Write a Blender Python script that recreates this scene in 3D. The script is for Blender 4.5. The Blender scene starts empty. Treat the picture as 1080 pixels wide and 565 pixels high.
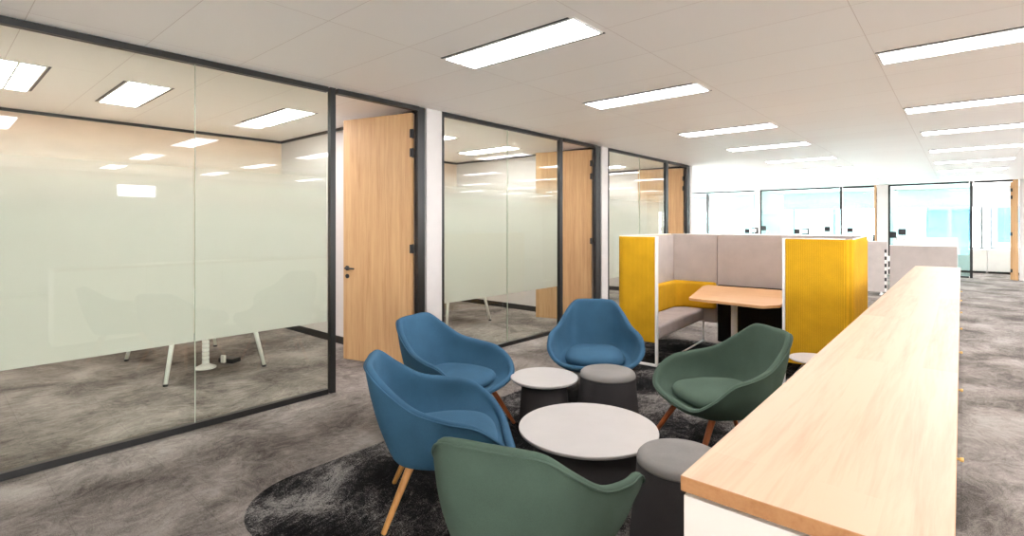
import bpy, bmesh, math, random
from mathutils import Vector, Matrix
C = bpy.context.scene.collection
R = math.radians
H = 2.725          # ceiling height

# ------------------------------------------------------------------ materials
def lin(c):
    return tuple(((v/255)/12.92 if v/255 <= .04045 else ((v/255+.055)/1.055)**2.4) for v in c)+(1,)
def new_mat(name):
    m = bpy.data.materials.new(name); m.use_nodes = True
    nt = m.node_tree; return m, nt, nt.nodes['Principled BSDF']
def N(nt, t, **kw):
    n = nt.nodes.new(t)
    for k, v in kw.items():
        if k in n.inputs.keys(): n.inputs[k].default_value = v
        else: setattr(n, k, v)
    return n
def coords(nt, scale=(1,1,1), rot=(0,0,0), kind='Object'):
    tc = nt.nodes.new('ShaderNodeTexCoord'); mp = nt.nodes.new('ShaderNodeMapping')
    nt.links.new(tc.outputs[kind], mp.inputs[0]); mp.inputs['Scale'].default_value = scale
    mp.inputs['Rotation'].default_value = rot
    return mp.outputs[0]
def ramp(nt, src, stops):
    r = nt.nodes.new('ShaderNodeValToRGB'); nt.links.new(src, r.inputs[0])
    el = r.color_ramp.elements
    while len(el) < len(stops): el.new(.5)
    for e, (p, c) in zip(el, stops): e.position = p; e.color = c if len(c) == 4 else lin(c)
    return r.outputs[0]
def bump(nt, b, src, strength, dist=.01):
    n = N(nt, 'ShaderNodeBump', Strength=strength, Distance=dist)
    nt.links.new(src, n.inputs['Height']); nt.links.new(n.outputs[0], b.inputs['Normal'])
def plain(name, col, rough=.5, metal=0, var=.04, scale=8, spec=.5):
    m, nt, b = new_mat(name)
    b.inputs['Roughness'].default_value = rough; b.inputs['Metallic'].default_value = metal
    b.inputs['Specular IOR Level'].default_value = spec
    no = N(nt, 'ShaderNodeTexNoise', Scale=scale, Detail=3.0); nt.links.new(coords(nt), no.inputs['Vector'])
    lo = tuple(max(0, v*(1-var)) for v in col); hi = tuple(min(255, v*(1+var)) for v in col)
    nt.links.new(ramp(nt, no.outputs[0], [(.3, lo), (.7, hi)]), b.inputs['Base Color'])
    return m
def fabric(name, col, sheen=.12, scale=900, dark=.86, bs=.25, wscale=0):
    m, nt, b = new_mat(name)
    b.inputs['Roughness'].default_value = .92; b.inputs['Specular IOR Level'].default_value = .15
    b.inputs['Sheen Weight'].default_value = sheen; b.inputs['Sheen Roughness'].default_value = .5
    b.inputs['Sheen Tint'].default_value = lin(tuple(min(255, v*1.3+20) for v in col))
    v = coords(nt)
    a = N(nt, 'ShaderNodeTexNoise', Scale=scale, Detail=2.0); nt.links.new(v, a.inputs['Vector'])
    c = N(nt, 'ShaderNodeTexNoise', Scale=6.0, Detail=4.0); nt.links.new(v, c.inputs['Vector'])
    mx = N(nt, 'ShaderNodeMath', operation='ADD'); nt.links.new(a.outputs[0], mx.inputs[0])
    m2 = N(nt, 'ShaderNodeMath', operation='MULTIPLY'); m2.inputs[1].default_value = .35
    nt.links.new(c.outputs[0], m2.inputs[0]); nt.links.new(m2.outputs[0], mx.inputs[1])
    lo = tuple(x*dark for x in col); hi = tuple(min(255, x*(2-dark)) for x in col)
    nt.links.new(ramp(nt, mx.outputs[0], [(.45, lo), (.9, hi)]), b.inputs['Base Color'])
    if wscale:
        w = N(nt, 'ShaderNodeTexWave', Scale=wscale, bands_direction='X'); nt.links.new(v, w.inputs['Vector'])
        nt.links.new(coords(nt, (1,1,1), (0,0,.785)), w.inputs['Vector'])
        mm = N(nt, 'ShaderNodeMix', data_type='RGBA', blend_type='MULTIPLY'); mm.inputs[0].default_value = 1.0
        src_ = b.inputs['Base Color'].links[0].from_socket; nt.links.new(src_, mm.inputs[6])
        nt.links.new(ramp(nt, w.outputs[0], [(.0, (225,225,225)), (.5, (255,255,255))]), mm.inputs[7]); nt.links.new(mm.outputs[2], b.inputs['Base Color'])
        bump(nt, b, w.outputs[0], .5, .004)
    else: bump(nt, b, a.outputs[0], bs, .002)
    return m
def wood(name, light, dark, scale=(1,1,1), planks=0, rough=.45, axis='Z', grain=26):
    m, nt, b = new_mat(name); b.inputs['Roughness'].default_value = rough
    b.inputs['Specular IOR Level'].default_value = .35
    st = {'X': (.05,1,1), 'Y': (1,.05,1), 'Z': (1,1,.05)}[axis]
    v = coords(nt, tuple(s*q for s, q in zip(st, scale)))
    n1 = N(nt, 'ShaderNodeTexNoise', Scale=float(grain), Detail=6.0, Roughness=.62, Distortion=.6)
    nt.links.new(v, n1.inputs['Vector'])
    n2 = N(nt, 'ShaderNodeTexNoise', Scale=grain*4.5, Detail=3.0); nt.links.new(v, n2.inputs['Vector'])
    ad = N(nt, 'ShaderNodeMath', operation='MULTIPLY_ADD'); ad.inputs[1].default_value = .35
    nt.links.new(n2.outputs[0], ad.inputs[0]); nt.links.new(n1.outputs[0], ad.inputs[2])
    src = ad.outputs[0]
    if planks:
        vp = coords(nt, (1,1,1), (0,0,math.pi/2))
        br = N(nt, 'ShaderNodeTexBrick', Scale=1.0); nt.links.new(vp, br.inputs['Vector'])
        br.inputs['Color1'].default_value = (0,0,0,1); br.inputs['Color2'].default_value = (1,1,1,1)
        br.inputs['Mortar Size'].default_value = 0.0; br.inputs['Brick Width'].default_value = planks*22
        br.inputs['Row Height'].default_value = planks
        a2 = N(nt, 'ShaderNodeMath', operation='MULTIPLY_ADD'); a2.inputs[1].default_value = .3
        nt.links.new(br.outputs[0], a2.inputs[0]); nt.links.new(src, a2.inputs[2]); src = a2.outputs[0]
    nt.links.new(ramp(nt, src, [(.42, dark), (.62, tuple((p+q)/2 for p, q in zip(light, dark))), (.95, light)]), b.inputs['Base Color'])
    bump(nt, b, n2.outputs[0], .06, .002)
    return m
def carpet(name, stops, tile=.5, specks=False):
    m, nt, b = new_mat(name); b.inputs['Roughness'].default_value = 1; b.inputs['Specular IOR Level'].default_value = .08
    v = coords(nt)
    sw = N(nt, 'ShaderNodeTexNoise', Scale=.9, Detail=1.0); nt.links.new(v, sw.inputs['Vector'])
    sv = N(nt, 'ShaderNodeVectorMath', operation='MULTIPLY_ADD'); nt.links.new(sw.outputs['Color'], sv.inputs[0]); sv.inputs[1].default_value = (.7,.7,0); nt.links.new(v, sv.inputs[2])
    def cm(scale, rot):
        mp = nt.nodes.new('ShaderNodeMapping'); mp.inputs['Scale'].default_value = scale; mp.inputs['Rotation'].default_value = rot
        nt.links.new(sv.outputs[0], mp.inputs[0]); return mp.outputs[0]
    big = N(nt, 'ShaderNodeTexNoise', Scale=1.5, Detail=4.0, Distortion=.6); nt.links.new(v, big.inputs['Vector'])
    st = N(nt, 'ShaderNodeTexNoise', Scale=9.0, Detail=6.0, Roughness=.7, Distortion=2.2)
    nt.links.new(cm((1,.6,1), (0,0,.5)), st.inputs['Vector'])
    s2 = N(nt, 'ShaderNodeTexNoise', Scale=75.0, Detail=5.0, Roughness=.85, Distortion=2.5)
    nt.links.new(cm((.8,1.1,1), (0,0,-.4)), s2.inputs['Vector'])
    vo = N(nt, 'ShaderNodeTexNoise', Scale=260.0, Detail=2.0); nt.links.new(v, vo.inputs['Vector'])
    def mad(a, k, c):
        q = N(nt, 'ShaderNodeMath', operation='MULTIPLY_ADD'); nt.links.new(a, q.inputs[0]); q.inputs[1].default_value = k
        if c is None: q.inputs[2].default_value = 0
        else: nt.links.new(c, q.inputs[2])
        return q.outputs[0]
    s = mad(big.outputs[0], .8, None); s = mad(st.outputs[0], .5, s); s = mad(s2.outputs[0], .75 if specks else .8, s)
    s = mad(vo.outputs[0], .55 if specks else .4, s)
    mrg = N(nt, 'ShaderNodeMapRange'); nt.links.new(s, mrg.inputs[0]); mean = 1.3 if specks else 1.25
    mrg.inputs[1].default_value = mean-.32; mrg.inputs[2].default_value = mean+.32
    col = ramp(nt, mrg.outputs[0], stops)
    br = N(nt, 'ShaderNodeTexBrick', Scale=1.0, offset=0.0); nt.links.new(v, br.inputs['Vector'])
    br.inputs['Color1'].default_value = (1,1,1,1); br.inputs['Color2'].default_value = (.9,.9,.9,1)
    br.inputs['Mortar'].default_value = (.7,.7,.7,1); br.inputs['Mortar Size'].default_value = .002
    br.inputs['Brick Width'].default_value = tile; br.inputs['Row Height'].default_value = tile
    mx = N(nt, 'ShaderNodeMix', data_type='RGBA', blend_type='MULTIPLY'); mx.inputs[0].default_value = .8
    nt.links.new(col, mx.inputs[6]); nt.links.new(br.outputs[0], mx.inputs[7])
    nt.links.new(mx.outputs[2], b.inputs['Base Color'])
    bump(nt, b, s2.outputs[0], .35, .006)
    return m
def glass(name, tint, refl=.085):
    m, nt, b = new_mat(name); nt.nodes.remove(b); out = nt.nodes['Material Output']
    tr = N(nt, 'ShaderNodeBsdfTransparent'); tr.inputs[0].default_value = lin(tint)
    gl = N(nt, 'ShaderNodeBsdfGlossy', Roughness=.0)
    ge = nt.nodes.new('ShaderNodeNewGeometry')
    dt = N(nt, 'ShaderNodeVectorMath', operation='DOT_PRODUCT')
    nt.links.new(ge.outputs['Normal'], dt.inputs[0]); nt.links.new(ge.outputs['Incoming'], dt.inputs[1])
    def ma(op, a, b_=None):
        q = N(nt, 'ShaderNodeMath', operation=op)
        for i, x in enumerate((a, b_)):
            if x is None: continue
            if isinstance(x, (int, float)): q.inputs[i].default_value = x
            else: nt.links.new(x, q.inputs[i])
        return q.outputs[0]
    c = ma('ABSOLUTE', dt.outputs['Value']); i = ma('SUBTRACT', 1.0, c); p = ma('POWER', i, 5.0)
    F = ma('ADD', ma('MULTIPLY', p, 1-refl), refl)
    F = ma('MULTIPLY', F, ma('SUBTRACT', 1.0, ge.outputs['Backfacing']))
    mx = nt.nodes.new('ShaderNodeMixShader'); nt.links.new(F, mx.inputs[0])
    nt.links.new(tr.outputs[0], mx.inputs[1]); nt.links.new(gl.outputs[0], mx.inputs[2])
    nt.links.new(mx.outputs[0], out.inputs[0]); return m
def film(name, col, z0, z1, op=.9):
    """printed privacy film: dense dots below z1 that thin out towards z0 (object z = world z)"""
    m, nt, b = new_mat(name); nt.nodes.remove(b); out = nt.nodes['Material Output']
    tc = nt.nodes.new('ShaderNodeTexCoord'); sx = nt.nodes.new('ShaderNodeSeparateXYZ')
    nt.links.new(tc.outputs['Object'], sx.inputs[0])
    mr = N(nt, 'ShaderNodeMapRange', interpolation_type='SMOOTHSTEP')
    nt.links.new(sx.outputs[2], mr.inputs[0])
    mr.inputs[1].default_value = z1; mr.inputs[2].default_value = z0
    mr.inputs[3].default_value = op; mr.inputs[4].default_value = 0.0
    tr = nt.nodes.new('ShaderNodeBsdfTransparent')
    tl = N(nt, 'ShaderNodeBsdfTranslucent'); tl.inputs[0].default_value = lin(col)
    df = N(nt, 'ShaderNodeBsdfDiffuse'); df.inputs[0].default_value = lin(col)
    a = nt.nodes.new('ShaderNodeMixShader'); a.inputs[0].default_value = .45
    nt.links.new(df.outputs[0], a.inputs[1]); nt.links.new(tl.outputs[0], a.inputs[2])
    mx = nt.nodes.new('ShaderNodeMixShader'); nt.links.new(mr.outputs[0], mx.inputs[0])
    nt.links.new(tr.outputs[0], mx.inputs[1]); nt.links.new(a.outputs[0], mx.inputs[2])
    nt.links.new(mx.outputs[0], out.inputs[0]); return m
def emit(name, col, s):
    m, nt, b = new_mat(name)
    b.inputs['Base Color'].default_value = lin(col); b.inputs['Emission Color'].default_value = lin(col)
    b.inputs['Emission Strength'].default_value = s; return m

LAMP = 6.5
M = dict(
    carpet=carpet('grey carpet', [(.18,(70,65,61)),(.40,(112,105,99)),(.58,(140,132,126)),(.82,(166,159,152))]),
    rug=carpet('charcoal carpet', [(.30,(14,14,14)),(.48,(34,33,34)),(.60,(70,67,66)),(.74,(150,146,142))], specks=True),
    wall=plain('white wall paint', (206,200,196), .8, var=.01), beige=plain('beige wall paint', (222,193,170), .8, var=.015),
    white=plain('white lacquer', (236,234,230), .35, var=.01), offwhite=plain('off white laminate', (236,226,215), .45, var=.01),
    black=plain('black aluminium', (25,24,23), .4, var=.05), base=plain('black skirting', (26,25,24), .5),
    plastic=plain('black plastic', (28,29,31), .45), chrome=plain('satin steel', (190,188,184), .3, metal=1),
    greyframe=plain('grey window frame', (110,118,120), .5), brass=plain('brass', (214,176,110), .3, metal=1),
    door=wood('oak door veneer', (208,170,124), (176,134,90), rough=.5, axis='Z', grain=22),
    top=wood('ash worktop', (200,170,140), (158,122,90), planks=.11, rough=.4, axis='Y', grain=20),
    topedge=wood('ash edge band', (190,140,96), (168,116,74), rough=.5, axis='Y', grain=30),
    oak=wood('lit oak leg', (200,146,84), (166,110,56), rough=.45, grain=60),  # lighter copy of the leg wood, brighter exposure put into the colour
    oak_shaded=wood('shaded oak leg', (182,104,60), (140,70,36), rough=.45, grain=60),  # same leg wood toned darker, weaker exposure put into the colour
    tabletop=wood('booth table veneer', (216,170,122), (190,140,94), axis='X', grain=24),
    blue=fabric('blue wool', (56,90,114)), green=fabric('green wool', (74,90,78)),
    grey=fabric('grey wool', (128,124,120)), charcoal=fabric('charcoal wool', (64,61,61), sheen=.05),
    yellow=fabric('mustard ribbed fabric', (206,156,30), sheen=.1, wscale=32), yellowp=fabric('mustard fabric', (206,156,34), sheen=.1),
    screen=fabric('light grey screen fabric', (184,174,168), scale=400, dark=.9), seatgrey=fabric('warm grey seat', (176,166,162)),
    darkfab=fabric('black felt', (30,29,30), sheen=.0),
    tablewhite=plain('white table laminate', (186,181,177), .35, var=.01),
    glass=glass('clear glass', (250,253,248), .06), glassfar=glass('far glass', (222,244,244)), wglass=glass('window glass', (252,254,254)),
    film=film('privacy film', (216,213,209), 2.2, 1.5, .95), filmfar=film('pale privacy film', (222,242,240), 2.3, 1.5, .55),
    lamp=emit('lamp diffuser', (252,251,255), LAMP), officelamp=emit('office lamp diffuser', (252,251,255), 7.5), lampbody=plain('lamp housing', (225,222,218), .4),
    seal=plain('clear joint', (190,200,184), .3), blind=plain('white blind', (240,244,244), .8),
    teal=plain('teal building glass', (8,52,72), .2, var=.2, scale=.5), concrete=plain('pale concrete', (110,122,128), .8),
)
# ceiling: metal plank tiles with faint joints
m, nt, b = new_mat('ceiling tiles'); b.inputs['Roughness'].default_value = .55
mp = nt.nodes.new('ShaderNodeMapping'); tc = nt.nodes.new('ShaderNodeTexCoord'); nt.links.new(tc.outputs['Object'], mp.inputs[0])
mp.inputs['Location'].default_value = (.47, .18, 0)
br = N(nt, 'ShaderNodeTexBrick', Scale=1.0, offset=0.0); nt.links.new(mp.outputs[0], br.inputs['Vector'])
br.inputs['Color1'].default_value = lin((250,246,241)); br.inputs['Color2'].default_value = lin((248,243,238))
br.inputs['Mortar'].default_value = lin((216,205,197)); br.inputs['Mortar Size'].default_value = .0022
br.inputs['Mortar Smooth'].default_value = .4
br.inputs['Brick Width'].default_value = 1.2; br.inputs['Row Height'].default_value = .6
nt.links.new(br.outputs[0], b.inputs['Base Color']); M['ceil'] = m

# ------------------------------------------------------------------ helpers
def tag(o, label=None, cat=None, group=None, kind=None):
    if label: o['label'] = label
    if cat: o['category'] = cat
    if group: o['group'] = group
    if kind: o['kind'] = kind
    return o
def empty(name, loc=(0,0,0), rz=0):
    o = bpy.data.objects.new(name, None); C.objects.link(o); o.location = loc; o.rotation_euler = (0,0,rz)
    o.empty_display_size = .1; return o
def obj(name, bm, mat, parent=None, smooth=False, bevel=0, sub=0, angle=None):
    bmesh.ops.recalc_face_normals(bm, faces=bm.faces)
    me = bpy.data.meshes.new(name); bm.to_mesh(me); bm.free()
    me.materials.append(mat)
    if smooth: me.polygons.foreach_set('use_smooth', [True]*len(me.polygons))
    o = bpy.data.objects.new(name, me); C.objects.link(o)
    if parent: o.parent = parent
    if bevel:
        md = o.modifiers.new('bevel', 'BEVEL'); md.width = bevel; md.segments = 3; md.limit_method = 'ANGLE'
        md.angle_limit = R(40)
    if sub:
        md = o.modifiers.new('sub', 'SUBSURF'); md.levels = sub; md.render_levels = sub
    return o
def B(): return bmesh.new()
def box(bm, x0, x1, y0, y1, z0, z1):
    vs = [bm.verts.new((x, y, z)) for z in (z0, z1) for x, y in ((x0,y0),(x1,y0),(x1,y1),(x0,y1))]
    for f in ((0,3,2,1),(4,5,6,7),(0,1,5,4),(1,2,6,5),(2,3,7,6),(3,0,4,7)): bm.faces.new([vs[i] for i in f])
    return bm
def rod(bm, a, b, r0, r1=None, n=16, caps=True):
    a, b = Vector(a), Vector(b); r1 = r0 if r1 is None else r1
    d = (b-a).normalized(); u = d.orthogonal().normalized(); w = d.cross(u); rings = []
    for p, r in ((a, r0), (b, r1)):
        rings.append([bm.verts.new(p+(u*math.cos(t)+w*math.sin(t))*r) for t in [2*math.pi*i/n for i in range(n)]])
    for i in range(n): bm.faces.new((rings[0][i], rings[0][(i+1)%n], rings[1][(i+1)%n], rings[1][i]))
    if caps: bm.faces.new(rings[0][::-1]); bm.faces.new(rings[1])
    return bm
def lathe(bm, prof, n=64):
    rings = []
    for r, z in prof:
        if r < 1e-6: rings.append([bm.verts.new((0,0,z))])
        else: rings.append([bm.verts.new((r*math.cos(2*math.pi*i/n), r*math.sin(2*math.pi*i/n), z)) for i in range(n)])
    for a, b_ in zip(rings, rings[1:]):
        for i in range(n):
            j = (i+1) % n
            if len(a) == 1: bm.faces.new((a[0], b_[i], b_[j]))
            elif len(b_) == 1: bm.faces.new((a[i], a[j], b_[0]))
            else: bm.faces.new((a[i], a[j], b_[j], b_[i]))
    return bm
def prism(bm, pts, z0, z1):
    lo = [bm.verts.new((x,y,z0)) for x, y in pts]; hi = [bm.verts.new((x,y,z1)) for x, y in pts]
    bm.faces.new(lo[::-1]); bm.faces.new(hi)
    for i in range(len(pts)):
        j = (i+1) % len(pts); bm.faces.new((lo[i], lo[j], hi[j], hi[i]))
    return bm
def rounded(pts, r, n=8):
    out = []; k = len(pts)
    for i in range(k):
        p = Vector(pts[i]); a = (Vector(pts[i-1])-p).normalized(); b_ = (Vector(pts[(i+1)%k])-p).normalized()
        rr = r[i] if isinstance(r, (list, tuple)) else r
        if rr <= 0: out.append(tuple(p)); continue
        ang = a.angle(b_); d = rr/math.tan(ang/2); c = p+(a+b_).normalized()*(rr/math.sin(ang/2))
        s, e = p+a*d-c, p+b_*d-c
        a0 = math.atan2(s.y, s.x); a1 = math.atan2(e.y, e.x); da = (a1-a0+math.pi)%(2*math.pi)-math.pi
        for q in range(n+1):
            t = a0+da*q/n; out.append((c.x+rr*math.cos(t), c.y+rr*math.sin(t)))
    return out
def dup(root, loc, rz, label=None, group=None):
    r = root.copy(); C.objects.link(r); r.location = loc; r.rotation_euler = (0,0,rz)
    if label: r['label'] = label
    if group: r['group'] = group
    def rec(src, dst):
        for ch in list(src.children):
            c = ch.copy(); C.objects.link(c); c.parent = dst; rec(ch, c)
    rec(root, r); return r
def struct(name, bm, mat, parent=None, **k):
    o = obj(name, bm, mat, parent, **k)
    if not parent: o['kind'] = 'structure'
    return o

# ------------------------------------------------------------------ shell of the room
X0, X1, Y0, Y1 = -9.0, 8.0, -7.0, 22.4
GX = -4.26            # line of the left glass partition
FY = 19.5             # line of the far glass partition
struct('floor', box(B(), X0, X1, Y0, Y1, -.1, 0), M['carpet'])
struct('ceiling', box(B(), X0, X1, Y0, Y1, H, H+.1), M['ceil'])
struct('floor_inlay', prism(B(), rounded([(-3.02,1.06),(-.5,1.06),(-.5,6.6),(-3.02,6.6)], .42, 14), 0, .002), M['rug'])
# left outer wall (behind the offices), end wall of the offices, walls between them
struct('wall_left', box(B(), X0-.1, X0, Y0, 11.2, 0, H), M['wall'])
struct('wall_left_far', box(B(), X0-.1, X0, 18.1, Y1, 0, H), M['wall'])
struct('wall_office_back', box(B(), -7.67, -7.55, -.1, 10.65, 0, H), M['beige'])
struct('trim_1', box(B(), -7.55, -7.53, 0, 10.5, H-.035, H-.001), M['black'])
struct('wall_left_near', box(B(), GX-.1, GX, Y0, .0, 0, H), M['wall'])
struct('wall_near_office', box(B(), -7.55, GX-.101, -.1, .0, 0, H), M['wall'])
nb = 1
for i, y in enumerate((3.51, 7.01, 10.5)):
    y1 = (3.72, 7.2, 10.62)[i]
    struct('wall_office_%d' % (i+1), box(B(), -7.55, GX+.02, y, y1, 0, H), M['wall'])
    for ya, yb in ((y-.012, y), (y1, y1+.012)):
        if ya > 10.6: continue
        struct('baseboard_%d' % nb, box(B(), -7.55, GX-.06, ya, yb, 0, .09), M['base']); nb += 1
    struct('trim_%d' % (i+2), box(B(), -7.53, GX-.06, y-.02, y, H-.035, H-.001), M['black'])
struct('baseboard_%d' % nb, box(B(), -7.55, -7.538, .02, 10.49, 0, .09), M['base'])
# glass fronts of the offices: window_n > frame, panes, film; door_n > leaf (> handle, lock), jamb, hinge
modules = [(.06, .27, 1.34, 2.39, 2.48, 3.40, 3.50), (3.72, 3.75, 4.81, 5.87, 5.98, 6.86, 7.0), (7.2, 7.23, 8.30, 9.30, 9.45, 10.36, 10.5)]
def glass_front(idx, p0, g0, seam, g1, d0, axis='x', line=GX, gl='glass', fl='film', fb=.64, bar=None):
    """a two-pane glazed front between g0 and g1"""
    def bb(bm, a0, a1, t0, t1, z0, z1):
        if axis == 'x': return box(bm, line+t0, line+t1, a0, a1, z0, z1)
        return box(bm, a0, a1, line-t1, line-t0, z0, z1)
    w = tag(empty('window_%d' % idx, (0,0,0)), kind='structure')
    f = B()
    bb(f, g0, g1, -.025, .025, H-.045, H-.001); bb(f, g0, g1, -.025, .025, 0, .045)
    obj('window_frame', f, M['black'], w)
    f = bb(B(), p0, g0, -.025, .025, 0, H-.001); obj('window_jamb', f, M['black'], w)
    f = bb(B(), g1+.02, d0-.02, -.025, .025, 0, H-.001); obj('window_jamb', f, M['black'], w)
    obj('glass_pane', bb(B(), g0, seam-.0015, -.006, .006, .045, H-.045), M[gl], w)
    obj('glass_pane', bb(B(), seam+.0015, g1+.02, -.006, .006, .045, H-.045), M[gl], w)
    obj('glass_joint', bb(B(), seam-.0015, seam+.0015, -.0065, .0065, .045, H-.045), M['seal' if bar is None else bar], w)
    for a, b_ in ((g0, seam-.004), (seam+.004, g1)):
        obj('privacy_film', bb(B(), a, b_, -.0085, -.0075, fb, 2.22), M[fl], w)
    return w
def door(idx, d0, d1, jamb, hinge, rz, axis='x', line=GX, mat='door', jm='black'):
    w = tag(empty('door_%d' % idx, (0,0,0)), kind='structure')
    def bb(bm, a0, a1, t0, t1, z0, z1):
        if axis == 'x': return box(bm, line+t0, line+t1, a0, a1, z0, z1)
        return box(bm, a0, a1, line-t1, line-t0, z0, z1)
    obj('door_jamb', bb(B(), d1, jamb-.01, -.04, .012, 0, H-.001), M[jm], w)
    obj('door_head', bb(B(), d0, d1, -.03, .03, H-.045, H-.001), M['black'], w)
    lw = .93
    leaf = obj('door_leaf', box(B(), .0, lw, -.022, .022, .008, H-.06), M[mat], w)
    leaf.location = hinge; leaf.rotation_euler = (0, 0, rz)
    for s in (-1, 1):
        h = B(); rod(h, (lw-.06, s*.022, 1.02), (lw-.06, s*.034, 1.02), .026, n=24)
        rod(h, (lw-.06, s*.03, 1.02), (lw-.06, s*.066, 1.02), .009)
        rod(h, (lw-.055, s*.062, 1.02), (lw-.185, s*.062, 1.018), .009)
        obj('door_handle', h, M['plastic'], leaf)
        h = B(); rod(h, (lw-.06, s*.022, .93), (lw-.06, s*.032, .93), .024, n=24)
        rod(h, (lw-.06, s*.03, .93), (lw-.06, s*.036, .93), .008)
        obj('door_lock', h, M['plastic'], leaf)
    for z in (.25, 1.25, 2.25, 2.45):
        h = B(); rod(h, (-.004, .0, z-.05), (-.004, .0, z+.05), .008); box(h, -.003, .02, -.0235, .0235, z-.045, z+.045)
        obj('door_hinge', h, M['plastic'], leaf)
    return w
for i, (p0, g0, sm, g1, d0, d1, dj) in enumerate(modules):
    glass_front(i+1, p0, g0, sm, g1, d0)
    door(i+1, d0, d1, dj, (GX-.06, d1-.015, 0), math.pi+R(15))
# far glass partition
farmods = [(-7.9, -7.86, -7.2, -5.56, -5.51, 'glass_joint'), (-5.35, -5.31, -2.92, -2.05, -2.03, 0), (-1.69, -1.64, .21, 1.05, 1.06, 0)]
fw = 4
def far_bar(bm, a, w_): return box(bm, a-w_, a+w_, FY-.03, FY+.03, .05, H-.06)
for k, (p0, g0, sm, g1, d0, _) in enumerate(farmods):
    if k == 0: w = glass_front(fw, p0, g0, sm, g1, d0, 'y', FY, 'glassfar', 'filmfar'); obj('mullion', far_bar(B(), -7.2, .045), M['black'], w)
    elif k == 1:
        w = glass_front(fw, p0, g0, -4.1, -2.97, -2.87, 'y', FY, 'glassfar', 'filmfar')
        obj('window_frame', box(B(), -2.87, -2.05, FY-.03, FY+.03, H-.06, H-.001), M['black'], w)
        obj('fixed_pane', box(B(), -2.87, -2.06, FY-.006, FY+.006, .05, H-.06), M['glassfar'], w)
    else: w = glass_front(fw, p0, g0, -.75, .16, .26, 'y', FY, 'glassfar', 'filmfar')
    fw += 1
struct('trim_6', box(B(), -5.51, -5.35, FY-.06, FY+.06, 0, H), M['wall'])
struct('trim_7', box(B(), -1.97, -1.69, FY-.06, FY+.06, 0, H), M['wall'])
struct('trim_8', box(B(), X0, -7.9, FY-.06, FY+.06, 0, H), M['wall'])
struct('wall_far', box(B(), 1.18, X1, FY-.06, FY+.06, 0, H), M['wall'])
door(4, .27, 1.05, 1.17, (1.03, FY+.05, 0), R(84), 'y', FY, 'door', 'door')
door(5, -2.06, -2.045, -1.98, (-2.01, FY+.06, 0), R(80), 'y', FY, 'door', 'door')
for i, x in enumerate((-5.43, -1.83)):
    struct('wall_far_office_%d' % (i+1), box(B(), x-.06, x+.06, FY+.07, Y1, 0, H), M['wall'])
# exterior window wall behind the far offices, the small high right window, and unseen windows added for daylight
def ext_window(idx, axis, line, a0, a1, z0=.0, z1=H, transom=2.35, step=1.4, th=.05, fm='white'):
    w = tag(empty('window_%d' % idx), kind='structure'); f = B()
    def bb(bm, p0, p1, t, zz0, zz1):
        if axis == 'y': return box(bm, p0, p1, line-t, line+t, zz0, zz1)
        return box(bm, line-t, line+t, p0, p1, zz0, zz1)
    bb(f, a0, a1, th, z0, z0+.06); bb(f, a0, a1, th, z1-.06, z1-.001)
    if transom: bb(f, a0, a1, th*.6, transom-.03, transom+.03)
    n = max(1, round((a1-a0)/step))
    for i in range(n+1):
        p = a0+(a1-a0)*i/n; bb(f, max(a0, p-.035), min(a1, p+.035), th, z0+.06, z1-.06)
    obj('window_frame', f, M[fm], w)
    obj('glass_pane', bb(B(), a0+.01, a1-.01, .006, z0+.05, z1-.05), M['wglass'], w)
    return w
struct('wall_sill_far', box(B(), X0, X1, Y1-.02, Y1+.1, 0, .72), M['wall'])
ext_window(8, 'y', Y1+.04, X0, 3.2, .72, H, 2.35, 1.35, .035, 'greyframe')
struct('wall_far_right', box(B(), 3.2, X1, Y1-.02, Y1+.1, .72, H), M['wall'])
XR = 6.5
struct('wall_right', box(B(), XR, XR+.12, 3.9, 9.2, 0, H), M['wall'])
struct('wall_right_far', box(B(), XR, XR+.12, 12.1, Y1, 0, H), M['wall'])
ext_window(12, 'x', XR+.06, 9.2, 12.1, 0, H, None, 1.45)  # unseen window added to bring daylight into the middle of the room
struct('wall_right_near', box(B(), XR, XR+.12, .9, 3.05, 0, H), M['wall'])
struct('wall_right_sill', box(B(), XR, XR+.12, 3.05, 3.9, 0, 2.12), M['wall'])
struct('wall_right_head', box(B(), XR, XR+.12, 3.05, 3.9, 2.52, H), M['wall'])
ext_window(9, 'x', XR+.06, 3.05, 3.9, 2.12, 2.52, None, .6)
ext_window(13, 'x', X0-.05, 11.2, 18.1, 0, H, None, 1.4)  # added glazing hidden by the offices, brightens the far area
ext_window(10, 'x', XR+.06, Y0, .9, 0, H, None, 1.3)  # added window wall out of view, lights the near ceiling
struct('wall_back', box(B(), X0, XR+.12, Y0-.1, Y0, 0, H), M['wall'])

# ------------------------------------------------------------------ ceiling lights
def make_light(name, w, d, label, cat, group):
    t = tag(empty(name), label, cat, group)
    f = B()
    for a in ((-w/2-.012, -w/2, -d/2-.012, d/2+.012), (w/2, w/2+.012, -d/2-.012, d/2+.012), (-w/2, w/2, -d/2-.012, -d/2), (-w/2, w/2, d/2, d/2+.012)):
        box(f, *a, -.008, 0)
    obj('lamp_frame', f, M['lampbody'], t)
    obj('lamp_diffuser', box(B(), -w/2, w/2, -d/2, -.008, -.006, -.001), M['lamp'], t)
    obj('lamp_diffuser', box(B(), -w/2, w/2, .008, d/2, -.006, -.001), M['lamp'], t)
    obj('lamp_rib', box(B(), -w/2, w/2, -.008, .008, -.009, -.001), M['lampbody'], t)
    for s, x in ((-1, -.02), (1, .02)):
        obj('air_slot', box(B(), -w/2+x, w/2+x, s*(d/2+.024)-.009, s*(d/2+.024)+.009, -.003, -.0005), M['black'], t)
    return t
lt = None; ords = ['nearest','second','third','fourth','fifth','sixth','seventh','eighth']
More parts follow.
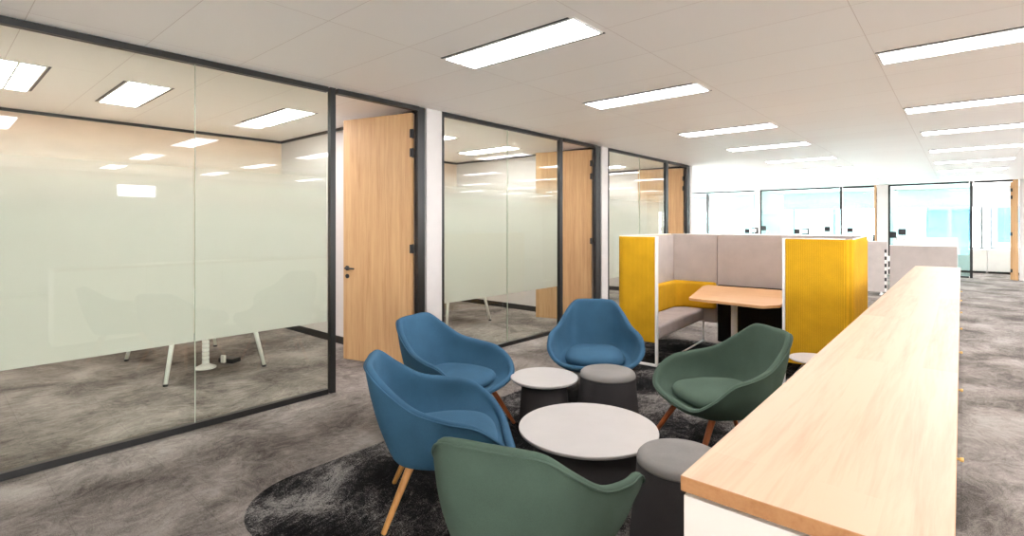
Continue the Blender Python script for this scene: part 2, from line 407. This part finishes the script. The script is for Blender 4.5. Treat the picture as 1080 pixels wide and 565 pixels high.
ys_l = (2.70, 4.57, 6.88, 8.73, 10.92, 13.0, 15.15, 17.2); ys_r = (.6, 2.7, 4.66, 6.98, 8.86, 11.06, 13.22, 15.35, 17.4)
def put_light(x, y, label, group):
    global lt
    if lt is None:
        lt = make_light('ceiling_light', 1.13, .3, label, 'ceiling light', group); lt.location = (x, y, H)
        return
    dup(lt, (x, y, H), 0, label, group)
for k, y in enumerate(ys_l):
    lab = 'white rectangular recessed ceiling light, %s of the left row over the lounge side' % ords[k]
    put_light(-2.3, y, lab, 'recessed lights in the left ceiling row')
for k, y in enumerate(ys_r):
    lab = ('rectangular ceiling light of the right row, overhead outside the picture, %s' % ('behind' if k == 0 else 'ahead') if k < 2 else
           'long white recessed ceiling light, %s visible of the right row above the aisle' % ords[k-2])
    put_light(.12 if k < 4 else .17, y, lab, 'recessed lights in the right ceiling row')
for c, x in enumerate((2.55, 4.98)):
    for y in ys_r[1:]:
        put_light(x, y, 'white ceiling light of the %s row, seen only reflected in the office glass' % ('third' if c == 0 else 'fourth'), 'reflected rows of ceiling lights, row %s' % ('three' if c == 0 else 'four'))
lt = make_light('ceiling_light', 1.1, .3, '', 'ceiling light', '')
for c_ in lt.children:
    if c_.name.startswith('lamp_diffuser'): c_.data.materials.clear(); c_.data.materials.append(M['officelamp'])
office_light = lt
for o_, nm in enumerate(('first', 'second', 'third')):
    for k, y in enumerate((.5, 1.33, 2.70)):
        put_light(-5.9, y+3.48*o_, 'square-looking ceiling light behind the glass of the %s office, %s one' % (nm, ('nearest', 'middle', 'farthest')[k]), 'ceiling lights inside the glass offices')
for c_ in list(office_light.children): bpy.data.objects.remove(c_)
bpy.data.objects.remove(office_light); lt = None
for k, (x, y) in enumerate(((-6.6, 21), (-3.6, 21), (.1, 21))):
    put_light(x, y, 'ceiling light in the %s far office behind the end glass wall' % ('left', 'middle', 'right')[k], 'ceiling lights in the far offices')

# ------------------------------------------------------------------ lounge chair
def catmull(pts, per):
    out = []; n = len(pts)
    for i in range(n):
        p0, p1, p2, p3 = (Vector(pts[(i+k) % n]) for k in (-1, 0, 1, 2))
        for j in range(per):
            t = j/per
            out.append(.5*((2*p1)+(-p0+p2)*t+(2*p0-5*p1+4*p2-p3)*t*t+(-p0+3*p1-3*p2+p3)*t**3))
    return out
def mirror_ring(half): return half + [(-x, y, z) for x, y, z in half[-2:0:-1]]
RIM = mirror_ring([(0,-.375,.79),(.115,-.372,.79),(.195,-.35,.775),(.262,-.265,.70),(.325,-.12,.605),(.38,.04,.565),(.395,.19,.535),(.382,.31,.45),(.27,.383,.366),(0,.395,.347)])
BOT = mirror_ring([(0,-.235,.29),(.09,-.232,.29),(.155,-.215,.29),(.21,-.17,.29),(.25,-.09,.29),(.27,.03,.29),(.27,.15,.29),(.245,.255,.29),(.15,.315,.29),(0,.325,.29)])
SEAT = mirror_ring([(0,-.24,.385),(.09,-.238,.385),(.155,-.225,.385),(.21,-.18,.385),(.25,-.09,.38),(.285,.03,.37),(.29,.14,.355),(.265,.24,.345),(.17,.31,.338),(0,.33,.335)])
def chair_shell():
    per = 5; rim, bot, seat = catmull(RIM, per), catmull(BOT, per), catmull(SEAT, per); n = len(rim)
    cen = Vector((0, .02, 0))
    def outw(p):
        v = Vector((p.x, p.y-.02, 0)); return v.normalized()
    rows = []
    rows.append([Vector((b.x*.55, b.y*.55, .283)) for b in bot])
    rows.append([Vector((b.x*.9, b.y*.9, .284)) for b in bot])
    rows.append([Vector((b.x, b.y, .302)) for b in bot])
    for t in (.15, .32, .5, .68, .85, .96):
        row = []
        for b, r in zip(bot, rim):
            p = b.lerp(r, t); p.z = .302+(r.z-.302)*t
            row.append(p+outw(p)*.032*math.sin(math.pi*min(1, t*1.05))*(1 if r.z < .6 else .6))
        rows.append(row)
    T = .046
    rows.append([r.copy()-outw(r)*.004+Vector((0,0,.010)) for r in rim])
    rows.append([r-outw(r)*T*.5+Vector((0,0,.017)) for r in rim])
    rows.append([r-outw(r)*T*.93+Vector((0,0,.008)) for r in rim])
    inn = [r-outw(r)*T+Vector((0,0,-.02)) for r in rim]
    rows.append(inn)
    for t in (.25, .5, .75, .93):
        row = []
        for a, b in zip(inn, seat):
            p = a.lerp(b, t); row.append(p+outw(p)*.018*math.sin(math.pi*t))
        rows.append(row)
    rows.append([s*1 for s in seat])
    rows.append([Vector((s.x*.8, s.y*.8, s.z-.004)) for s in seat])
    bm = B(); vr = [[bm.verts.new(p) for p in row] for row in rows]
    for a, b in zip(vr, vr[1:]):
        for i in range(n): bm.faces.new((a[i], a[(i+1)%n], b[(i+1)%n], b[i]))
    for row, zc in ((vr[0], .283), (vr[-1], .36)):
        c = bm.verts.new((0, .03, zc))
        for i in range(n): bm.faces.new((row[i], row[(i+1)%n], c))
    pip = [r+Vector((0,0,-.001))-outw(r)*.0015 for r in rim]
    return bm, pip
def tube_loop(bm, pts, r, n=8):
    k = len(pts); rings = []
    for i, p in enumerate(pts):
        d = (pts[(i+1)%k]-pts[i-1]).normalized(); u = d.cross(Vector((0,0,1))).normalized(); w = d.cross(u)
        rings.append([bm.verts.new(p+(u*math.cos(2*math.pi*j/n)+w*math.sin(2*math.pi*j/n))*r) for j in range(n)])
    for i in range(k):
        a, b = rings[i], rings[(i+1)%k]
        for j in range(n): bm.faces.new((a[j], a[(j+1)%n], b[(j+1)%n], b[j]))
    return bm
CUSH = mirror_ring([(0,-.205,0),(.10,-.20,0),(.165,-.175,0),(.205,-.11,0),(.228,-.02,0),(.247,.08,0),(.25,.17,0),(.225,.255,0),(.14,.305,0),(0,.318,0)])
def cushion_bm():
    o = catmull(CUSH, 4); bm = B(); rows = []
    for s, z in ((.5,.345),(.9,.348),(.97,.358),(1.0,.378),(.99,.397),(.94,.414),(.84,.426),(.62,.436),(.34,.441)):
        rows.append([bm.verts.new((p.x*s, .04+(p.y-.04)*s, z-.012*(p.y > .05)*(p.y-.05)/.25)) for p in o])
    n = len(o)
    for a, b in zip(rows, rows[1:]):
        for i in range(n): bm.faces.new((a[i], a[(i+1)%n], b[(i+1)%n], b[i]))
    bm.faces.new(rows[0][::-1]); c = bm.verts.new((0,.04,.442))
    for i in range(n): bm.faces.new((rows[-1][i], rows[-1][(i+1)%n], c))
    return bm
def make_chair(color, leg, label, group):
    t = tag(empty('lounge_chair'), label, 'armchair', group)
    bm, pip = chair_shell()
    sh = obj('shell', bm, M[color], t, smooth=True, sub=1)
    obj('piping', tube_loop(B(), pip, .0045), M[color], sh, smooth=True)
    obj('seat_cushion', cushion_bm(), M[color], t, smooth=True, sub=1)
    for sx in (-1, 1):
        for sy in (-1, 1):
            bm = B(); rod(bm, (sx*(.20 if sy > 0 else .165), .21 if sy > 0 else -.13, .30), (sx*(.295 if sy > 0 else .25), .38 if sy > 0 else -.26, 0), .021, .013, n=20)
            obj('leg', bm, M[leg], t, smooth=True, bevel=.002)
    obj('leg_frame', box(box(B(), -.17, .17, -.14, -.10, .272, .284), -.17, .17, .12, .16, .272, .284), M['plastic'], t)
    return t
Z = .002
CH = [('blue', 'oak_shaded', (-2.86, 2.59), -78, 'blue upholstered armchair standing nearest the open oak door, facing the tables'),
      ('blue', 'oak', (-2.125, 1.84), -42, 'blue upholstered armchair with oak legs nearest the left foreground, seen from behind'),
      ('blue', 'oak_shaded', (-2.41, 3.87), -147, 'blue upholstered armchair facing the camera beside the booth'),
      ('green', 'oak_shaded', (-1.19, 3.54), 141, 'dark green armchair in front of the booth, its seat cushion in view'),
      ('green', 'oak_shaded', (-1.24, 1.52), 19, 'green armchair in the foreground at the bottom edge, seen from behind')]
protos = {}
for col_, leg_, (x, y), a, lab in CH:
    g = col_+' lounge armchairs'
    if (col_, leg_) not in protos:
        t = make_chair(col_, leg_, lab, g); protos[(col_, leg_)] = t
        t.location = (x, y, Z); t.rotation_euler = (0, 0, R(a))
    else: dup(protos[(col_, leg_)], (x, y, Z), R(a), lab, g)

# ------------------------------------------------------------------ low tables and poufs
def low_table(x, y, r, h, rb, rb2, label):
    t = tag(empty('coffee_table', (x, y, Z)), label, 'coffee table', 'round coffee tables in the lounge')
    obj('table_top', lathe(B(), [(0,h-.022),(r-.012,h-.022),(r-.004,h-.018),(r,h-.008),(r-.001,h-.002),(r-.004,h),(0,h)], 96), M['tablewhite'], t, smooth=False)
    obj('table_base', lathe(B(), [(0,0),(rb2-.01,0),(rb2,.01),(rb2,.02),(rb,h-.03),(rb-.01,h-.0225),(0,h-.0225)], 72), M['charcoal'], t, smooth=True)
    return t
low_table(-1.636, 2.55, .40, .33, .30, .325, 'large low round coffee table with white top in the middle of the chairs')
low_table(-2.335, 3.05, .25, .375, .165, .19, 'small round white coffee table between the door-side blue chair and a grey pouf')
def pouf(x, y, h, label):
    t = tag(empty('pouf', (x, y, Z)), label, 'pouf', 'grey round upholstered poufs')
    obj('pouf_body', lathe(B(), [(0,0),(.228,0),(.236,.012),(.236,.03),(.212,.25),(.203,h-.06),(.2015,h-.045)], 72), M['charcoal'], t, smooth=True)
    obj('pouf_seat', lathe(B(), [(0,h-.044),(.2025,h-.044),(.203,h-.036),(.199,h-.02),(.188,h-.008),(.165,h-.001),(.09,h+.003),(0,h+.004)], 72), M['grey'], t, smooth=True)
pouf(-1.97, 3.34, .43, 'grey cylindrical pouf in front of the camera-facing blue armchair')
pouf(-.99, 2.345, .43, 'large-looking grey pouf next to the corner of the long wooden worktop')

# ------------------------------------------------------------------ side table behind the credenza
t = tag(empty('side_table', (-.835, 4.47, Z)), 'small round white side table with black stem beside the yellow booth panel', 'side table')
obj('table_top', lathe(B(), [(0,.470),(.172,.470),(.18,.476),(.18,.481),(.176,.485),(0,.485)], 64), M['tablewhite'], t)
obj('stem', rod(B(), (0,0,.01), (0,0,.47), .012), M['plastic'], t, smooth=True)
obj('foot_plate', lathe(B(), [(0,0),(.15,0),(.15,.006),(.14,.010),(0,.012)], 48), M['plastic'], t)

# ------------------------------------------------------------------ row of cabinets with one long worktop
CY0, CY1, CT = 1.05, 8.40, .975; CXL, CXR = -.445, -.008; unit = (CY1-CY0)/8
wt = tag(obj('worktop', box(B(), CXL, CXR, CY0, CY1, CT-.032, CT-.0006), M['topedge'], bevel=.0015), 'long pale ash worktop running along the row of white cabinets', 'worktop')
obj('top_veneer', box(B(), CXL+.001, CXR-.001, CY0+.001, CY1-.001, CT-.0006, CT), M['top'], wt)
cab = None
for i in range(8):
    lab = ('white cabinet at the near end of the long worktop, end panel in view' if i == 0 else 'white cabinet under the long worktop, %s from the near end' % ords[i])
    if cab is None:
        cab = tag(empty('cabinet', (0, CY0, 0)), lab, 'cabinet', 'cabinets under the worktop')
        b0 = B(); box(b0, CXL+.006, CXR-.046, .003, unit-.002, .06, CT-.04); box(b0, CXL+.02, CXR-.07, .02, unit-.02, CT-.04, CT-.0322)
        obj('body', b0, M['offwhite'], cab, bevel=.0015)
        obj('plinth', box(B(), CXL+.03, CXR-.08, .01, unit-.01, .0021, .06), M['base'], cab)
        for s in (0, 1):
            a = .004+s*unit/2; dd = obj('door', box(B(), CXR-.045, CXR-.028, a, a+unit/2-.005, .065, CT-.042), M['offwhite'], cab, bevel=.001)
            if s == 0:
                obj('knob', rod(rod(B(), (CXR-.028, .22, .75), (CXR+.004, .22, .75), .0035), (CXR+.004, .22, .75), (CXR+.014, .22, .75), .007), M['brass'], dd, smooth=True)
    else: dup(cab, (0, CY0+unit*i, 0), 0, lab)

# ------------------------------------------------------------------ meeting booth
bo = tag(empty('meeting_booth', (-2.43, 5.11, Z), R(3)), 'high-backed meeting booth with mustard yellow ends, grey inner panels and white frame', 'seating booth')
TOP, BT = 1.37, .25; LX, RX, BY = -.46, 1.745, 1.6
def slab(bm, x0, x1, y0, y1, z0, z1, r=.03, axis='y'):
    if axis == 'y':
        pts = rounded([(x0,z0),(x1,z0),(x1,z1),(x0,z1)], r, 5)
        a = [bm.verts.new((p, y0, q)) for p, q in pts]; b_ = [bm.verts.new((p, y1, q)) for p, q in pts]
    else:
        pts = rounded([(y0,z0),(y1,z0),(y1,z1),(y0,z1)], r, 5)
        a = [bm.verts.new((x0, p, q)) for p, q in pts]; b_ = [bm.verts.new((x1, p, q)) for p, q in pts]
    bm.faces.new(a); bm.faces.new(b_[::-1]); n = len(pts)
    for i in range(n): bm.faces.new((a[i], a[(i+1)%n], b_[(i+1)%n], b_[i]))
    return bm
def yellow_end(xa, xb, outer):
    """end panel + outer side panel as one wrap with a rounded corner (outer = -1 left, 1 right)"""
    r = .09; o = xb if outer > 0 else xa; i_ = xa if outer > 0 else xb
    path = [(i_, 0.0)]; cx = o-outer*r
    for k in range(9):
        t = math.pi/2*k/8; path.append((cx+outer*r*math.sin(t), r-r*math.cos(t)))
    path += [(o, .5), (o, 1.0), (o, BY)]
    inn = [(i_, .045)]
    for k in range(9):
        t = math.pi/2*k/8; inn.append((cx+outer*(r-.045)*math.sin(t), r-(r-.045)*math.cos(t)))
    inn += [(o-outer*.045, .5), (o-outer*.045, 1.0), (o-outer*.045, BY)]
    return prism(B(), path+inn[::-1], BT, TOP)
for xa, xb, s in ((LX, -.012, -1), (1.222, RX, 1)):
    y_ = obj('end_panel', yellow_end(xa, xb, s), M['yellow'], bo, bevel=.008); y_['label'] = 'mustard yellow ribbed panel'
    # grey lining inside the side
    xi = (LX+.047, LX+.065) if s < 0 else (RX-.065, RX-.047)
    obj('side_lining', box(B(), xi[0], xi[1], .07, BY-.02, BT+.02, TOP-.002), M['screen'], bo)
obj('back_panel', slab(B(), LX+.066, .165, BY-.05, BY, BT, TOP, .01), M['screen'], bo)
obj('back_panel', slab(B(), .175, RX-.066, BY-.05, BY, .74, TOP, .01), M['screen'], bo)
obj('lower_back_panel', slab(B(), .175, RX-.066, BY-.05, BY, .02, .735, .01), M['darkfab'], bo)['label'] = 'black lower back panel'
pip = B()
for a, b_ in (((LX+.03, BY), (RX-.03, BY)),): rod(pip, (a[0], BY-.02, TOP+.004), (b_[0], BY-.02, TOP+.004), .006)
rod(pip, (LX+.01, .06, TOP+.004), (LX+.01, BY, TOP+.004), .006); rod(pip, (RX-.01, .06, TOP+.004), (RX-.01, BY, TOP+.004), .006)
rod(pip, (LX+.06, .02, TOP+.004), (-.01, .02, TOP+.004), .005); rod(pip, (1.22, .02, TOP+.004), (RX-.06, .02, TOP+.004), .005)
obj('piping', pip, M['white'], bo, smooth=True)
for x, o_ in ((0, LX+.02), (1.21, RX-.02)):
    f = B(); box(f, x-.011, x+.011, -.005, .035, 0, TOP+.006); box(f, min(x, o_), max(x, o_), -.005, .035, 0, .02)
    box(f, o_-.011, o_+.011, -.005, .035, 0, BT-.001)
    xf = x-.0 if x == 0 else x
    box(f, xf-.008, xf+.008, .035, BY-.03, 0, .014); box(f, xf-.008, xf+.008, BY-.06, BY-.04 if False else BY-.052, 0, .27)
    obj('frame', f, M['white'], bo, bevel=.002)['label'] = 'white tubular frame'
for s in (-1, 1):
    xa, xb = (LX+.067, .01) if s < 0 else (1.2, RX-.067)
    bs = obj('bench_seat', box(B(), xa, xb, .05, BY-.055, .275, .43), M['seatgrey'], bo, bevel=.035)
    bs['label'] = 'warm grey bench seat'
    # low back cushion wrapping the rear corner
    if s < 0: pts = [(LX+.068,.05),(LX+.16,.05),(LX+.16,BY-.24),(LX+.25,BY-.15),(.17,BY-.15),(.17,BY-.052),(LX+.068,BY-.052)]
    else: pts = [(RX-.068,.05),(RX-.068,BY-.052),(1.06,BY-.052),(1.06,BY-.15),(RX-.25,BY-.15),(RX-.16,BY-.24),(RX-.16,.05)]
    bc = obj('bench_backrest', prism(B(), pts, .432, .77), M['yellowp'], bo, bevel=.03); bc['label'] = 'mustard yellow low backrest'
# booth table
t = tag(empty('booth_table', (-2.43, 5.11, Z), R(3)), 'trapezoid wood-veneer table on a white leg inside the meeting booth', 'table')
tp = rounded([(.30,.12),(1.03,.0),(1.15,.16),(1.15,1.41),(.09,1.41),(.08,1.26)], [.06,.05,.06,.02,.02,.05], 6)
tt = obj('table_top', prism(B(), tp, .715, .742), M['tabletop'], t, bevel=.003)
obj('leg', rod(B(), (.62,.62,.02), (.62,.62,.70), .032, n=24), M['white'], t, smooth=True)
obj('base_plate', prism(B(), rounded([(.3,.4),(.94,.4),(.94,.84),(.3,.84)], .05, 6), 0, .02), M['white'], t, bevel=.003)
obj('support_plate', box(B(), .4, .84, .35, .95, .70, .7149), M['plastic'], t)

# ------------------------------------------------------------------ office tables behind the glass
ot = None
for i, nm in enumerate(('first', 'second', 'third')):
    lab = 'white office table with splayed legs behind the frosted glass of the %s office' % nm
    if ot is None:
        ot = tag(empty('office_table', (-6.2, 1.96, 0)), lab, 'table', 'tables in the glass offices')
        obj('table_top', prism(B(), rounded([(-.75,-.42),(.62,-.42),(.62,.42),(-.75,.42)], .05, 5), .712, .737), M['white'], ot, bevel=.003)
        obj('under_frame', box(B(), -.66, .53, -.3, .3, .68, .7115), M['white'], ot)
        for sx, xx in ((1, .62), (-1, -.75)):
            for sy in (-1, 1):
                l = obj('leg', rod(B(), (xx-sx*.1, sy*.32, .705), (xx, sy*.45, .018), .026, .017, n=16), M['white'], ot, smooth=True)
                obj('foot', rod(B(), (xx, sy*.45, 0), (xx, sy*.45, .018), .022, n=16), M['plastic'], l)
    else: dup(ot, (-6.2, 1.96+3.48*i, 0), 0, lab)
t = tag(empty('cable_riser', (-5.98, 1.98, 0)), 'white cable riser on a domed base under the first office table', 'cable riser')
obj('riser_base', lathe(B(), [(0,0),(.10,0),(.10,.012),(.05,.035),(.03,.05),(0,.05)], 32), M['white'], t, smooth=True)
sp = B()
for k in range(15): box(sp, -.02, .02, -.03, .03, .052+k*.041, .052+k*.041+.034)
obj('cable_spine', sp, M['white'], t, bevel=.004)
t = tag(empty('power_adapter', (-6.05, 2.24, 0), .4), 'black power box lying on the carpet under the first office table', 'power adapter')
obj('adapter_body', box(B(), -.1, .1, -.06, .06, 0, .05), M['plastic'], t, bevel=.01)
obj('plug', box(B(), -.03, .02, -.09, -.061, .01, .09), M['white'], t, bevel=.005)

# ------------------------------------------------------------------ workstations beyond the booth
def screen(x0, x1, y, z0, z1, label, mat='screen', capm='white', group=None):
    t = tag(empty('partition_screen', ((x0+x1)/2, y, 0)), label, 'office screen', group); w = (x1-x0)/2
    obj('fabric_panel', slab(B(), -w, w, -.02, .02, z0, z1-.012, .01), M[mat], t)
    obj('top_trim', box(B(), -w, w, -.022, .022, z1-.012, z1), M[capm], t)
    for s in (-1, 1): obj('foot', box(B(), s*(w-.1)-.02, s*(w-.1)+.02, -.15, .15, 0, .02), M[capm], t); obj('post', box(B(), s*(w-.1)-.015, s*(w-.1)+.015, -.015, .015, .02, z0), M[capm], t)
    return t
screen(-.93, -.05, 11.0, .06, 1.155, 'light grey fabric screen just behind the far end of the worktop')
screen(-2.9, -1.20, 13.6, .06, 1.15, 'light grey fabric screen seen just right of the yellow booth panel')
screen(-1.18, -.06, 14.75, .06, 1.22, 'pale screen whose white top shows above the worktop-end screen', 'blind')
screen(-7.4, -5.2, 14.75, .06, 1.25, 'pale workstation screen furthest left behind the booth', 'blind', group=None)
screen(-5.18, -2.95, 14.75, .06, 1.25, 'pale workstation screen behind the middle of the booth', 'blind')
desk = None
for k, (x, y) in enumerate(((-5.87, 14.2), (-.5, 11.7), (-4.40, 14.2), (-2.93, 14.2), (-1.46, 14.2), (-.85, 15.3))):
    where = ('far left behind the booth', 'behind the screen at the worktop end', 'second from left behind the booth', 'third from left behind the booth', 'behind the right yellow panel', 'behind the pale screen right of the booth')[k]
    lab = 'white workstation desk %s' % where
    if desk is None:
        desk = tag(empty('desk', (x, y, 0)), lab, 'desk', 'white workstation desks')
        obj('desk_top', box(B(), -.72, .72, -.35, .35, .71, .735), M['white'], desk, bevel=.003)
        for sx in (-1, 1):
            f = B(); box(f, sx*.66-.02, sx*.66+.02, -.3, -.26, 0, .709); box(f, sx*.66-.02, sx*.66+.02, .26, .3, 0, .709); box(f, sx*.66-.02, sx*.66+.02, -.26, .26, .66, .70)
            obj('leg', f, M['white'], desk)
    else:
        d_ = dup(desk, (x, y, 0), 0, lab)
        if k == 1: d_.scale = (.68, 1, 1)
# monitor arms standing on the desks; (pixel column, row) turned into a place on the desk row
F_, TH = 545.0, math.atan(474/545.0)
def on_row(px, py, y):
    a = TH-math.atan((px-540)/F_); x = -y*math.tan(a); d = -x*math.sin(TH)+y*math.cos(TH)
    return x, 1.5-d*(py-237)/F_
arm = [None, None]
arms = [(788,243.5,14.1,0,'leftmost dark plate above the booth back'), (796,243,14.1,1,'leftmost turned bracket above the booth back'), (805.5,240.5,14.15,0,'beside the narrow white column'),
        (840.5,244,14.1,0,'above the left part of the right yellow panel'), (849.5,244,14.1,1,'turned bracket above the right yellow panel'), (872.5,241.5,14.15,0,'beside the dark mullion'),
        (896.5,242.5,14.2,0,'above the corner of the yellow panel'), (918,251,14.0,1,'turned bracket right of the yellow panel'), (941.5,247.5,11.65,0,'above the worktop-end screen'), (951.5,244.5,11.6,0,'rightmost dark plate above the worktop-end screen')]
def make_arm(kind, drop):
    t = empty('monitor_arm')
    # origin = head; the pole drops to the desk top at -drop (drop ~.62)
    obj('pole', rod(B(), (.0,.22,-drop+.02), (0,.22,-.16), .014), M['white'], t, smooth=True)
    obj('clamp', box(B(), -.04, .04, .18, .26, -drop+.001, -drop+.02), M['white'], t)
    obj('arm', rod(rod(B(), (0,.22,-.16), (.06,.12,-.06), .012), (.06,.12,-.06), (0,.03,0), .012), M['white'], t, smooth=True)
    if kind == 0: obj('mounting_plate', slab(B(), -.058, .058, -.012, .012, -.058, .058, .012), M['plastic'], t)
    else:
        f = B(); box(f, -.08,.08,-.015,.015,.045,.075); box(f,-.08,.08,-.015,.015,-.075,-.045); box(f,.05,.08,-.015,.015,-.045,.045)
        obj('mounting_bracket', f, M['plastic'], t)
    return t
for px, py, y, kind, lab in arms:
    x, z = on_row(px, py, y); z = .735+.64
    zz = on_row(px, py, y)[1]
    lab = 'white monitor arm with black %s, %s' % ('plate' if kind == 0 else 'bracket', lab)
    a_ = tag(make_arm(kind, zz-.735), lab, 'monitor arm', 'empty monitor arms on the far desks'); a_.location = (x, y, zz)
# dashed cable spine
t = tag(empty('cable_chain', (-1.0, 11.1, 0)), 'vertical black and white segmented cable chain beside the worktop-end screen', 'cable chain')
s1, s2 = B(), B()
for k in range(17): box(s1 if k % 2 else s2, -.014, .014, -.02, .02, .02+k*.062, .02+k*.062+.058)
obj('white_links', s1, M['white'], t); obj('black_links', s2, M['plastic'], t)
obj('foot_plate', box(B(), -.08, .08, -.08, .08, 0, .02), M['white'], t)

# ------------------------------------------------------------------ far right office: low cabinets under the window
cb = None
for k in range(4):
    x = -.9+k*1.0; lab = 'low white storage cabinet under the far office window, %s from left' % ords[k].replace('nearest', 'first')
    if cb is None:
        cb = tag(empty('storage_cabinet', (x, 21.9, 0)), lab, 'cabinet', 'low cabinets in the far right office')
        obj('body', box(B(), -.49, .49, -.2, .2, .06, .74), M['white'], cb, bevel=.003)
        obj('plinth', box(B(), -.47, .47, -.17, .19, 0, .06), M['base'], cb)
        for s in (-1, 1): obj('door', box(B(), min(s*.005, s*.485), max(s*.005, s*.485), -.22, -.2005, .08, .72), M['white'], cb, bevel=.002)
    else: dup(cb, (x, 21.9, 0), 0, lab)
for i, (x0, x1) in enumerate(((-8.8,-5.6),(-5.3,-2.0),(-1.7,3.1))):
    t = tag(empty('roller_blind', ((x0+x1)/2, Y1-.06, 0)), 'white roller blind at the top of the %s far office window' % ('left','middle','right')[i], 'blind', 'roller blinds in the far offices')
    w = (x1-x0)/2; obj('blind_cloth', box(B(), -w, w, -.003, .003, 2.1, H-.07), M['blind'], t)
    obj('blind_roller', rod(B(), (-w,0,H-.04), (w,0,H-.04), .03), M['white'], t, smooth=True)
    obj('bottom_bar', box(B(), -w, w, -.008, .008, 2.085, 2.1), M['white'], t)
# buildings outside the far window
def building(x0, x1, y, z0, z1, lab, mat):
    t = tag(empty('office_building', ((x0+x1)/2, y, z0)), lab, 'building', None); w = (x1-x0)/2; h = z1-z0
    obj('facade', box(B(), -w, w, 0, 8, 0, h), M['concrete'], t)
    wn = B(); n = max(2, int((x1-x0)/1.6)); k = int(h/3)
    for i in range(n):
        for j in range(k): box(wn, -w+(x1-x0)*(i+.1)/n, -w+(x1-x0)*(i+.92)/n, -.05, -.001, j*3+.4, j*3+2.6)
    obj('window_glazing', wn, M[mat], t)
    obj('roof_edge', box(B(), -w-.2, w+.2, -.2, 8.2, h, h+.5), M['concrete'], t)
building(1.6, 3.4, 44, -30, 7.0, 'tall blue glass tower outside the far right office window', 'teal')
building(-1.9, .6, 48, -30, 3.6, 'blue glazed building outside, left of the tall tower', 'teal')

# ------------------------------------------------------------------ daylight and camera
w = bpy.data.worlds.new('sky'); bpy.context.scene.world = w; w.use_nodes = True; nt = w.node_tree
bg = nt.nodes['Background']; tc = nt.nodes.new('ShaderNodeTexCoord'); sx = nt.nodes.new('ShaderNodeSeparateXYZ')
nt.links.new(tc.outputs['Generated'], sx.inputs[0])
nt.links.new(ramp(nt, sx.outputs[2], [(.0, (250,249,250)), (.5, (244,248,252)), (1.0, (228,240,254))]), bg.inputs[0])
bg.inputs[1].default_value = 5.5
cd = bpy.data.cameras.new('camera'); co = bpy.data.objects.new('camera', cd); C.objects.link(co)
co.location = (0, 0, 1.5); co.rotation_euler = (math.pi/2, 0, TH)
cd.sensor_width = 36; cd.lens = 36*545/1080; cd.shift_y = -(282.5-237)/1080; cd.clip_start = .02; cd.clip_end = 300
bpy.context.scene.camera = co
vs = bpy.context.scene.view_settings; vs.view_transform = 'Standard'; vs.look = 'None'; vs.gamma = 1; vs.use_curve_mapping = False
vs.exposure = 2.05
